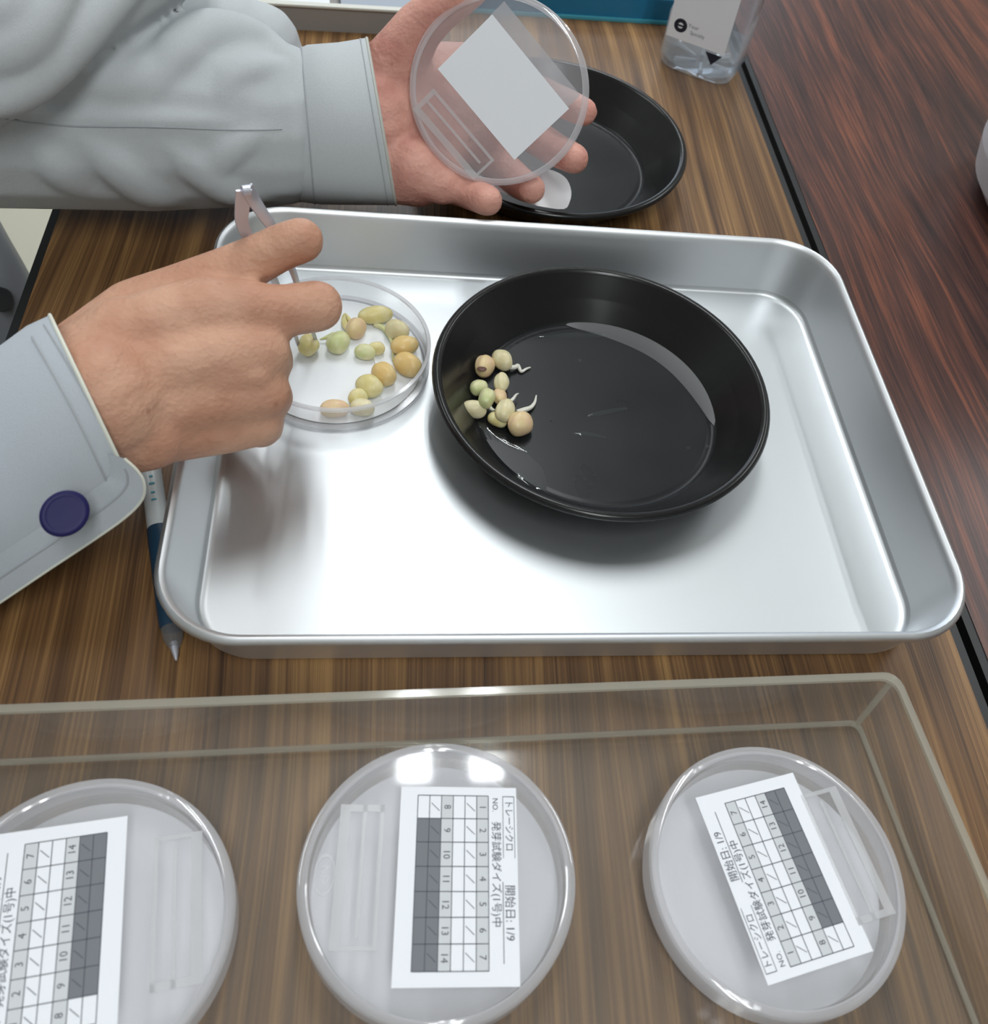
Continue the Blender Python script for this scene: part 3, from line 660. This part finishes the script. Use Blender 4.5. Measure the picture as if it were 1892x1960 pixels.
obj('cap', G().loft([bb(29, 29, 14.4, 168), bb(29, 29, 14.4, 184), bb(26, 26, 12.9, 186)]), 'white_plastic', bt)
obj('water', G().loft([bb(51, 46, 13, 3.8), bb(58, 53, 13, 9), bb(58.2, 53.2, 13, 20)]), 'bottle_water', bt, sharp=50)['label'] = 'shallow layer of clear water'
# ribs moulded into the base
rg = G()
for k in range(6):
    a = rad(60*k+15); rg.tube([Vector((bc[0], bc[1], 3)) + Vector((math.cos(a), math.sin(a), 0))*6, Vector((bc[0], bc[1], 3)) + Vector((math.cos(a), math.sin(a), .12))*24], 1.6, 8)
obj('base_ribs', rg, 'emboss', bt)
cb, sb = math.cos(brot), math.sin(brot)
lx_ = Vector((cb, sb, 0)); ly_ = Vector((0, 0, 1)); lz_ = lx_.cross(ly_)
if lz_.dot(CAMP - Vector((bc[0], bc[1], 0))) < 0: lz_ = -lz_; lx_ = -lx_
Bm = Matrix((lx_, ly_, lz_)).transposed().to_4x4(); Bm.translation = Vector((bc[0], bc[1], 0)) + lz_*27.9
bl_ = obj('bottle_label', G().box((-26, 26, 0), (20, 112, .3)).mul(Bm), 'paper', bt, smooth=False)
g = G(); n = 30
g.loft([[(-17+a*5*math.cos(2*math.pi*i/n), 36+a*5*math.sin(2*math.pi*i/n), .35) for i in range(n)] for a in (1, .42)], cap0=False, cap1=False)
g.box((-20.5, 35.2, .35), (-13.5, 36.6, .4)); obj('logo', g.mul(Bm), 'dark_ink', bl_, smooth=False)
g = G(); put_text(g, 'Your', -7.5, 38, 4, .36); put_text(g, 'Specialty', -3.2, 33.5, 4, .36, .8)
obj('lettering', g.mul(Bm), 'grey_ink', bl_, smooth=False)
g = G().loft([[(6, 24.5, .2), (19, 24.5, .2), (12.5, 16, .2)], [(6, 24.5, .4), (19, 24.5, .4), (12.5, 16, .4)]])
obj('dark_mark', g.mul(Bm), 'dark_ink', bl_, smooth=False)

# ------------------------------------------------------------------ things along the far edge
tb = thing('binder', 'teal blue plastic binder lying flat behind the held lid', 'binder', (150, 850, 0))
TA = rad(4.5); tmx = Matrix.Translation((120.7, 744, 0)) @ Matrix.Rotation(TA, 4, 'Z')
obj('cover', G().box((-76, 3, 16), (104, 260, 19)).mul(tmx), 'teal', tb, smooth=False, bevel=1)
obj('spine', G().box((-76, 0, 0), (104, 3, 19.5)).mul(tmx), 'teal', tb, smooth=False, bevel=.8)
obj('lower_edge', G().box((-77, -2, 0), (105, 3, 3)).mul(tmx), 'teal_edge', tb, smooth=False, bevel=.5)
obj('back_cover', G().box((-76, 3, 0), (104, 260, 3)).mul(tmx), 'teal', tb, smooth=False)
obj('pages', G().box((-72, 6, 3), (100, 255, 16)).mul(tmx), 'paper', tb, smooth=False)

ft = thing('document_tray', 'beige grey plastic document tray behind the left sleeve', 'tray', (-60, 820, 0))
fmx = Matrix.Translation((-81.4, 686.5, 0)) @ Matrix.Rotation(rad(5), 4, 'Z')
def fbox(a, b): return G().box(a, b).mul(fmx)
obj('tray_base', fbox((-150, 3, 0), (112, 300, 3)), 'beige', ft, smooth=False)
obj('front_wall', fbox((-150, 0, 0), (112, 3, 17)), 'beige', ft, smooth=False)
for a, b in (((-150, 3, 0), (-147, 300, 17)), ((109, 3, 0), (112, 300, 17)), ((-147, 297, 0), (109, 300, 17))): obj('side_wall', fbox(a, b), 'beige', ft, smooth=False)
rr = G()
for a, b in (((-151.5, -1.5, 17), (113.5, 4, 19)), ((-151.5, 4, 17), (-146, 301, 19)), ((108, 4, 17), (113.5, 301, 19)), ((-146, 296, 17), (108, 301, 19))): rr.box(a, b)
obj('rim', rr.mul(fmx), 'beige_rim', ft, smooth=False, bevel=.6)
bk = thing('booklet', 'white booklet with a red mark lying in the document tray', 'booklet', fmx @ Vector((-20, 30, 3)))
obj('cover', fbox((-120, 6, 3), (38, 220, 14)), 'paper', bk, smooth=False)
obj('blue_border', fbox((-120, 10, 14), (38, 11.5, 14.3)), 'book_blue', bk, smooth=False)
obj('red_print', fbox((-20, 20, 14), (4, 30, 14.3)), 'book_red', bk, smooth=False)
b2 = thing('booklet', 'grey blue booklet right of the white one in the document tray', 'booklet', fmx @ Vector((80, 30, 3)))
obj('cover', fbox((46, 6, 3), (106, 220, 13)), 'book_grey', b2, smooth=False)
obj('blue_stripe', fbox((46, 6.5, 13), (106, 9.5, 13.3)), 'book_blue', b2, smooth=False)

jc = (497, 528)
jg = thing('plastic_jug', 'white rounded plastic container at the right edge on the dark table', 'container', (*jc, 0))
obj('jug_body', G().lathe([(.01, 0), (70, 0), (84, 4), (95, 16), (100, 36), (101, 70), (98, 130), (84, 170), (50, 195), (22, 202), (20, 215), (.01, 215)], 64, jc), 'jug', jg, sharp=0)
obj('lid', G().lathe([(.01, 215), (23, 213), (24, 230), (22, 233), (.01, 233)], 40, jc), 'white_plastic', jg)

# chair below the left table edge
ch = thing('office_chair', 'dark grey chair with a rounded arm at the left of the oak table', 'chair', (-330, 560, FZ))
sx_, sy_, sz_ = -490, 440, -392
obj('seat', G().loft([rrect(400, 420, 70, sz_-50, (sx_, sy_)), rrect(430, 450, 80, sz_-25, (sx_, sy_)), rrect(410, 430, 80, sz_, (sx_, sy_))]), 'chair_black', ch)
obj('armrest', G().tube(smoothpath([Dp(-140, 310, 720), Dp(-61, 463, 700), Dp(1, 578, 700), Dp(40, 700, 720)], 5), 26, 14, 1.0), 'chair_grey', ch)
obj('arm_bracket', G().tube(smoothpath([Dp(-50, 590, 712), Dp(8, 640, 712), Dp(20, 740, 730), Vector((sx_+180, sy_-60, sz_-40))], 5), 27, 14), 'chair_black', ch)
obj('knob', G().tube([Dp(0, 572, 655), Dp(2, 574, 690)], [8, 9], 16), 'chair_black', ch)
obj('column', G().tube([(sx_, sy_, FZ+60), (sx_, sy_, sz_-45)], 25, 16), 'chair_grey', ch)
for k in range(5):
    a = rad(72*k+20); q = Vector((sx_, sy_, FZ+75))
    ba = obj('base_arm', G().tube([q, q + Vector((math.cos(a)*250, math.sin(a)*250, -25))], [22, 14], 10), 'chair_grey', ch)
    obj('castor', G().tube([q + Vector((math.cos(a)*250-10, math.sin(a)*250, -50)), q + Vector((math.cos(a)*250+10, math.sin(a)*250, -50))], 25, 16), 'chair_black', ch)

# ------------------------------------------------------------------ tweezers
tips = [Zp(572, 662, 9), Zp(606, 655, 9)]
topp = Dp(477, 430, 392); top2 = Dp(468, 362, 378)
tw = thing('tweezers', 'steel tweezers held in the right hand over the petri dish', 'tweezers', tips[1])
vdir = (CAMP - topp).normalized()
def blade(path, w0, w1, th, nrm):
    pts = [Dp(*m_) if len(m_) == 3 else m_[0] for m_ in path]
    pp = smoothpath(pts, 6); nn = len(pp)
    g = G(); loops = []
    for i, p in enumerate(pp):
        t = (pp[min(i+1, nn-1)] - pp[max(i-1, 0)]).normalized(); a = (nrm - t*nrm.dot(t)).normalized(); b = t.cross(a)
        hw = (w0 + (w1 - w0)*(i/(nn-1))**1.3)/2; h = th/2
        loops.append([p + b*x*hw + a*y*h for x, y in ((-1, -.6), (-.8, -1), (.8, -1), (1, -.6), (1, .6), (.8, 1), (-.8, 1), (-1, .6))])
    return g.loft(loops)
n1 = (vdir + RGT*.35).normalized(); n2 = (vdir*.8 + RGT*.6).normalized()
obj('arm', blade([(467, 364, 380), (464, 395, 386), (464, 428, 392), (482, 466, 401), (515, 515, 420), (548, 590, 462), (tips[0],)], 6.4, 1.8, 1.1, n1), 'steel', tw, sharp=40)
obj('arm', blade([(474, 362, 381), (487, 385, 388), (505, 412, 394), (530, 450, 404), (562, 522, 430), (580, 580, 460), (tips[1],)], 6.2, 1.8, 1.1, n2), 'steel', tw, sharp=40)
obj('bridge', G().tube([Dp(464, 366, 378.6), Dp(478, 364, 380)], 2.2, 12), 'steel', tw)

# ------------------------------------------------------------------ person
pr = thing('person', 'person in a light grey jacket holding a labelled dish and steel tweezers', 'person', (-330, 420, FZ))
hb = G()
def R_(*n): chain(hb, cn(*n))
# right hand, back towards the viewer
R_((-60, 930, 376, 100), (40, 865, 374, 110), (120, 810, 370, 125), (190, 765, 368, 132))
R_((120, 740, 375, 80), (170, 700, 372, 80), (240, 655, 378, 88))
R_((150, 880, 375, 70), (215, 850, 372, 66), (285, 830, 378, 72))
R_((170, 690, 374, 78), (300, 630, 380, 76), (400, 600, 386, 72), (478, 592, 388, 58))      # index metacarpal
R_((205, 735, 372, 80), (340, 700, 378, 72), (440, 680, 384, 64), (505, 672, 388, 52))      # middle
R_((235, 780, 374, 80), (350, 770, 382, 70), (450, 755, 390, 60), (508, 752, 394, 50))      # ring
R_((265, 820, 380, 76), (360, 815, 390, 66), (440, 808, 398, 60), (492, 806, 402, 50))      # little
R_((150, 680, 380, 66), (260, 600, 392, 66), (345, 566, 396, 60), (420, 535, 398, 56), (490, 498, 398, 47), (545, 470, 396, 44), (577, 460, 396, 44))   # thumb
R_((478, 596, 388, 56), (545, 595, 392, 50), (608, 586, 397, 50))                          # index, first bone
R_((608, 586, 399, 48), (600, 592, 420, 40), (582, 580, 438, 35))                          # index, bent down to the tweezers
R_((505, 676, 390, 52), (516, 690, 404, 46), (512, 700, 428, 42), (450, 700, 446, 38), (420, 690, 446, 32))
R_((508, 754, 396, 50), (515, 760, 412, 46), (505, 768, 436, 42), (440, 770, 448, 38), (410, 765, 446, 32))
R_((492, 808, 404, 48), (498, 812, 418, 46), (490, 815, 440, 40), (430, 812, 448, 36), (405, 805, 446, 30))
# extensor tendons
for n_ in (((330, 690, 362, 14), (430, 655, 364, 15), (495, 640, 368, 18)), ((300, 745, 358, 14), (420, 722, 362, 15), (500, 712, 368, 17)), ((320, 800, 366, 14), (420, 786, 370, 15), (490, 780, 378, 16))): R_(*[(u, v+8, d+14, r) for u, v, d, r in n_])
# left hand, palm towards the viewer
R_((560, 240, 535, 80), (700, 235, 540, 112))
R_((620, 200, 532, 60), (700, 165, 535, 76), (780, 170, 545, 78))
R_((620, 290, 540, 60), (720, 315, 540, 70), (800, 340, 542, 56))
R_((720, 250, 545, 90), (820, 240, 556, 92), (890, 240, 566, 80))
R_((735, 150, 532, 62), (772, 100, 524, 56), (800, 55, 516, 48), (838, 20, 508, 42), (880, -8, 503, 38), (905, -24, 501, 34))      # thumb over the lid's edge
R_((780, 180, 545, 70), (850, 150, 560, 66), (905, 140, 570, 55))
R_((790, 320, 536, 62), (848, 348, 538, 44))                                               # little finger mount
R_((905, 145, 572, 48), (985, 160, 582, 34), (1060, 188, 570, 30), (1118, 214, 548, 27))
R_((915, 205, 572, 48), (1000, 245, 585, 35), (1060, 285, 570, 32), (1100, 304, 548, 29))
R_((900, 270, 568, 46), (960, 320, 575, 34), (1000, 352, 560, 30), (1018, 362, 540, 28))
R_((845, 338, 548, 46), (880, 362, 545, 32), (915, 376, 534, 31), (934, 384, 524, 30))
# arms and shoulders inside the jacket
shL, shR, neck = Vector((-420, 640, 160)), Vector((-430, 240, 160)), Vector((-450, 440, 210))
elL, elR = Dp(-150, 215, 480), Dp(-330, 1040, 345)
chain(hb, [(Dp(620, 235, 540), 26), (elL, 28), (shL, 34), (neck, 36), (shR, 34), (elR, 26), (Dp(-60, 930, 376), 24)])
chain(hb, [(neck, 36), (Vector((-480, 440, -200)), 70)])
body = blob('body', hb, 1.9, 7, 'skin', pr)
at = body.data.attributes.new('palm', 'FLOAT', 'POINT')
vals = []
for v in body.data.vertices:
    q = v.co / S + parent_origin(pr); vals.append(max(0, min(1, (q.y - 395) / 40)) if q.x > -200 else 0)
at.data.foreach_set('value', vals)

# left sleeve of knitted jacket
def DPn(*n): return cn(*n)
sg = G()
def Sv(*n): chain(sg, cn(*n))
for n_ in (((600, 238, 532, 126), (560, 240, 531, 134), (520, 238, 528, 152), (440, 226, 522, 168), (300, 212, 514, 188), (100, 206, 502, 190), (-160, 200, 482, 192)),
           ((540, 112, 572, 46), (500, 86, 566, 76), (440, 80, 560, 92), (330, 60, 550, 120), (120, 0, 530, 150)),
           ((260, -130, 465, 140), (150, -60, 452, 145), (-10, 42, 438, 148), (-160, 140, 430, 155))): Sv(*n_)
chain(sg, [(elL, 48), (shL, 70), (shL + Vector((-10, -60, 10)), 80)])
def px_ray(bv, u, v):
    d = (Dp(u, v, 100) - CAMP).normalized(); return bv.ray_cast(CAMP, d)
def bvh_of(o):
    po = parent_origin(o.parent)
    return BVHTree.FromPolygons([v.co / S + po for v in o.data.vertices], [list(p.vertices) for p in o.data.polygons])
def ridges(g, base, lst):
    """folds: rounded rolls half sunk into the cloth; lst = [(pixel path, radius mm, how deep the axis sits in radii)]"""
    bv = bvh_of(base)
    for path, r, emb in lst:
        r *= 1.25; emb -= .08
        pp = smoothpath([(a, b, 0) for a, b in path], 5); nodes = []
        for i, p in enumerate(pp):
            h = px_ray(bv, p.x, p.y)
            if h[0] is None: continue
            e = math.sin(math.pi * (i + .6) / (len(pp) + .2)); rr = r * (.45 + .55*e)
            nodes.append((h[0] - h[1]*rr*(emb + .5*(1-e)), rr))
        if len(nodes) > 1: chain(g, nodes)
b0 = blob('tmp_sleeve', sg, 4, 4, 'fabric', pr)
ridges(sg, b0, [([(560, 112), (510, 72), (455, 58), (395, 60), (345, 90), (305, 140), (262, 205)], 11, .35),
    ([(575, 120), (500, 125), (440, 150), (420, 200)], 7, .55), ([(120, 190), (200, 150), (290, 130), (350, 60)], 12, .65),
    ([(520, 245), (430, 300), (400, 360)], 8, .6), ([(150, 262), (220, 320), (290, 372), (360, 398)], 11, .6),
    ([(310, 270), (370, 320), (450, 372), (530, 385)], 10, .6), ([(60, 260), (110, 330), (180, 390)], 10, .7),
    ([(470, 232), (380, 232), (200, 226), (-40, 214)], 5, .65), ([(150, 130), (240, 145), (290, 160)], 7, .6),
    ([(-60, 130), (40, 70), (140, -50)], 10, .0), ([(-60, 215), (60, 140), (260, -30)], 10, .05), ([(-60, 50), (10, 15), (60, -50)], 9, .0),
    ([(70, 120), (100, 90), (190, 10)], 5, .2)])
bpy.data.objects.remove(b0)
ls = blob('left_sleeve', sg, 2.0, 9, 'fabric', pr)
rs_ = G()
chain(rs_, cn((95, 826, 392, 110), (0, 880, 384, 160), (-120, 960, 388, 185), (-330, 1040, 345, 190)))
chain(rs_, [(elR, 52), (shR, 70), (shR + Vector((-10, 60, 10)), 80)])
blob('right_sleeve', rs_, 3, 5, 'shirt', pr)
jb = G(); chain(jb, [(shL, 78), (neck + Vector((-10, 0, -20)), 92), (shR, 78)]); 
chain(jb, [(neck + Vector((-20, -60, -40)), 120), (Vector((-480, 380, -260)), 125)]); chain(jb, [(neck + Vector((-20, 60, -40)), 120), (Vector((-480, 500, -260)), 125)])
blob('jacket_body', jb, 5, 4, 'fabric', pr)

def cuff(name, ctrs, m, edge_m, th=1.3, n=56, parent=None):
    """open tube through elliptical rings: ctrs = [(centre, axis_a vector, axis_b vector)]"""
    g = G(); loops = []
    for sgn in (0, 1):
        seq = ctrs if sgn == 0 else ctrs[::-1]
        for c, a, b in seq:
            k = 1 if sgn == 0 else 0
            a2 = a.normalized()*(a.length - (0 if k else th)); b2 = b.normalized()*(b.length - (0 if k else th))
            loops.append([c + a2*math.cos(2*math.pi*i/n) + b2*math.sin(2*math.pi*i/n) for i in range(n)])
    loops.append(loops[0])
    return obj(name, g.loft(loops, cap0=False, cap1=False), m, parent, sharp=40)
def ring(p, q, d, depthr, dd=0):    # ring through two silhouette points at depth d, depthr mm deep
    A, B = Dp(*p, d), Dp(*q, d + dd); c = (A + B) / 2; a = (B - A) / 2
    vd = (CAMP - c).normalized(); vd = (vd - a.normalized()*vd.dot(a.normalized())).normalized()
    return (c, a, vd * depthr)
# left cuff: four rings from the sleeve to the hand
LC = [ring((545, 116), (560, 380), 533, 36), ring((590, 99), (616, 386), 533, 40.5), ring((650, 94), (690, 387), 533, 39.5), ring((704, 84), (757, 388), 534, 38)]
lcf = cuff('left_cuff', LC, 'fabric', None, parent=ls)
def band(rg_, r_, m, parent, name='seam', off=.3):
    c, a, b = rg_; n = 64
    pts = [c + a*(1+off/a.length)*math.cos(2*math.pi*i/n) + b*(1+off/b.length)*math.sin(2*math.pi*i/n) for i in range(n+1)]
    return obj(name, G().tube(pts, r_, 6), m, parent)
def lerp_ring(r1, r2, t): return tuple(x.lerp(y, t) for x, y in zip(r1, r2))
band(LC[3], .9, 'fabric_trim', ls, 'cuff_hem', -.3)
band(lerp_ring(LC[2], LC[3], .78), .35, 'thread', ls, off=.05); band(lerp_ring(LC[0], LC[1], .75), .5, 'thread', ls, 'cuff_seam', off=.05); band(lerp_ring(LC[0], LC[1], .25), .35, 'thread', ls, off=.05)

# long seam along the left forearm, laid on the cloth
dg = bpy.context.evaluated_depsgraph_get()
def on_surface(o, pts, lift=.2):
    me = o.data; po = parent_origin(o.parent) + Vector((0, 0, 0))
    bv = BVHTree.FromPolygons([v.co / S + po for v in me.vertices], [list(p.vertices) for p in me.polygons]); out = []
    for (u, v) in pts:
        d = (Dp(u, v, 100) - CAMP).normalized(); h = bv.ray_cast(CAMP, d)
        if h[0]: out.append(h[0] + h[1]*lift)
    return out
sm_ = on_surface(ls, [(x, 226 + 20*math.sin(min(1, x/300)*1.5) + 3*math.sin(x/60)) for x in range(-60, 545, 12)], .1)
if len(sm_) > 3: obj('long_seam', G().tube(smoothpath(sm_, 2), .45, 6), 'thread', ls)

# right cuff: shirt cuff with button
RC = [ring((-150, 752), (20, 1138), 385, 36), ring((-40, 700), (125, 1052), 378, 36), ring((55, 632), (225, 984), 372, 36), ring((99, 611), (262, 952), 371, 34)]
rcf = cuff('right_cuff', RC, 'shirt', None, 1.6, parent=pr)
band(RC[3], .75, 'shirt_trim', rcf, 'cuff_hem', 0)
# second layer of the cuff overlapping at the slit, lower edge
fl = G()
oA = [(p.x, p.y, p.z) for p in smoothpath([(238, 878, 345), (262, 900, 348), (276, 925, 352), (272, 956, 357), (240, 990, 361), (180, 1033, 365), (100, 1086, 368), (20, 1140, 372), (-70, 1200, 376)], 4)]
oB = [(p.x, p.y) for p in smoothpath([(205, 868, 0), (210, 885, 0), (212, 900, 0), (206, 915, 0), (180, 935, 0), (125, 975, 0), (50, 1026, 0), (-25, 1075, 0), (-110, 1130, 0)], 4)]
A = [Dp(*p) for p in oA]; B = []
bvc = bvh_of(rcf)
for (u, v) in oB:
    h = px_ray(bvc, u, v); k = len(B)
    B.append(h[0] + h[1]*.25 if h[0] and (not B or (h[0] - B[-1]).length < 25) else (B[-1] + A[k] - A[k-1] if B else Dp(u, v, 345)))
Mi = [a_.lerp(b_, .5) + (CAMP - a_).normalized()*min(1.6, .12*k) for k, (a_, b_) in enumerate(zip(A, B))]
vd = FWD*1.6
fl.loft([A, Mi, B, [q + vd for q in B], [q + vd for q in Mi], [q + vd for q in A], A], closed=False, cap0=False, cap1=False)
obj('stitching', G().tube([m_ + (CAMP - m_).normalized()*.2 for m_ in Mi[5:]], .4, 6), 'thread', rcf)
obj('flap_edge', G().tube(A, .55, 6), 'shirt_trim', rcf)
obj('cuff_flap', fl, 'shirt', rcf)
def seamline(o, pts, r_, m, parent, name='stitching'):
    q = on_surface(o, pts, .15)
    if len(q) > 2: obj(name, G().tube(q, r_, 6), m, parent)
seamline(rcf, [(62 + (215-62)*t, 645 + (945-645)*t - 12*math.sin(3.14*t)) for t in [i/20 for i in range(21)]], .5, 'thread', rcf)
seamline(rcf, [(85 + (250-85)*t, 622 + (930-622)*t - 14*math.sin(3.14*t)) for t in [i/20 for i in range(21)]], .4, 'thread', rcf)
# button
bq = Dp(124, 983, 336); bv_ = (CAMP - bq).normalized(); bm_ = Matrix.Translation(bq) @ bv_.to_track_quat('Z', 'Y').to_matrix().to_4x4()
obj('button', G().lathe([(.01, 0), (7.5, 0), (8.3, 1), (8.3, 2), (7.6, 2.8), (6.2, 2.4), (.01, 2.3)], 40).mul(bm_ @ Matrix.Rotation(.5, 4, 'Z') @ Matrix.Diagonal((1.02, .9, 1, 1))), 'button', rcf, sharp=0)['label'] = 'dark blue round button'
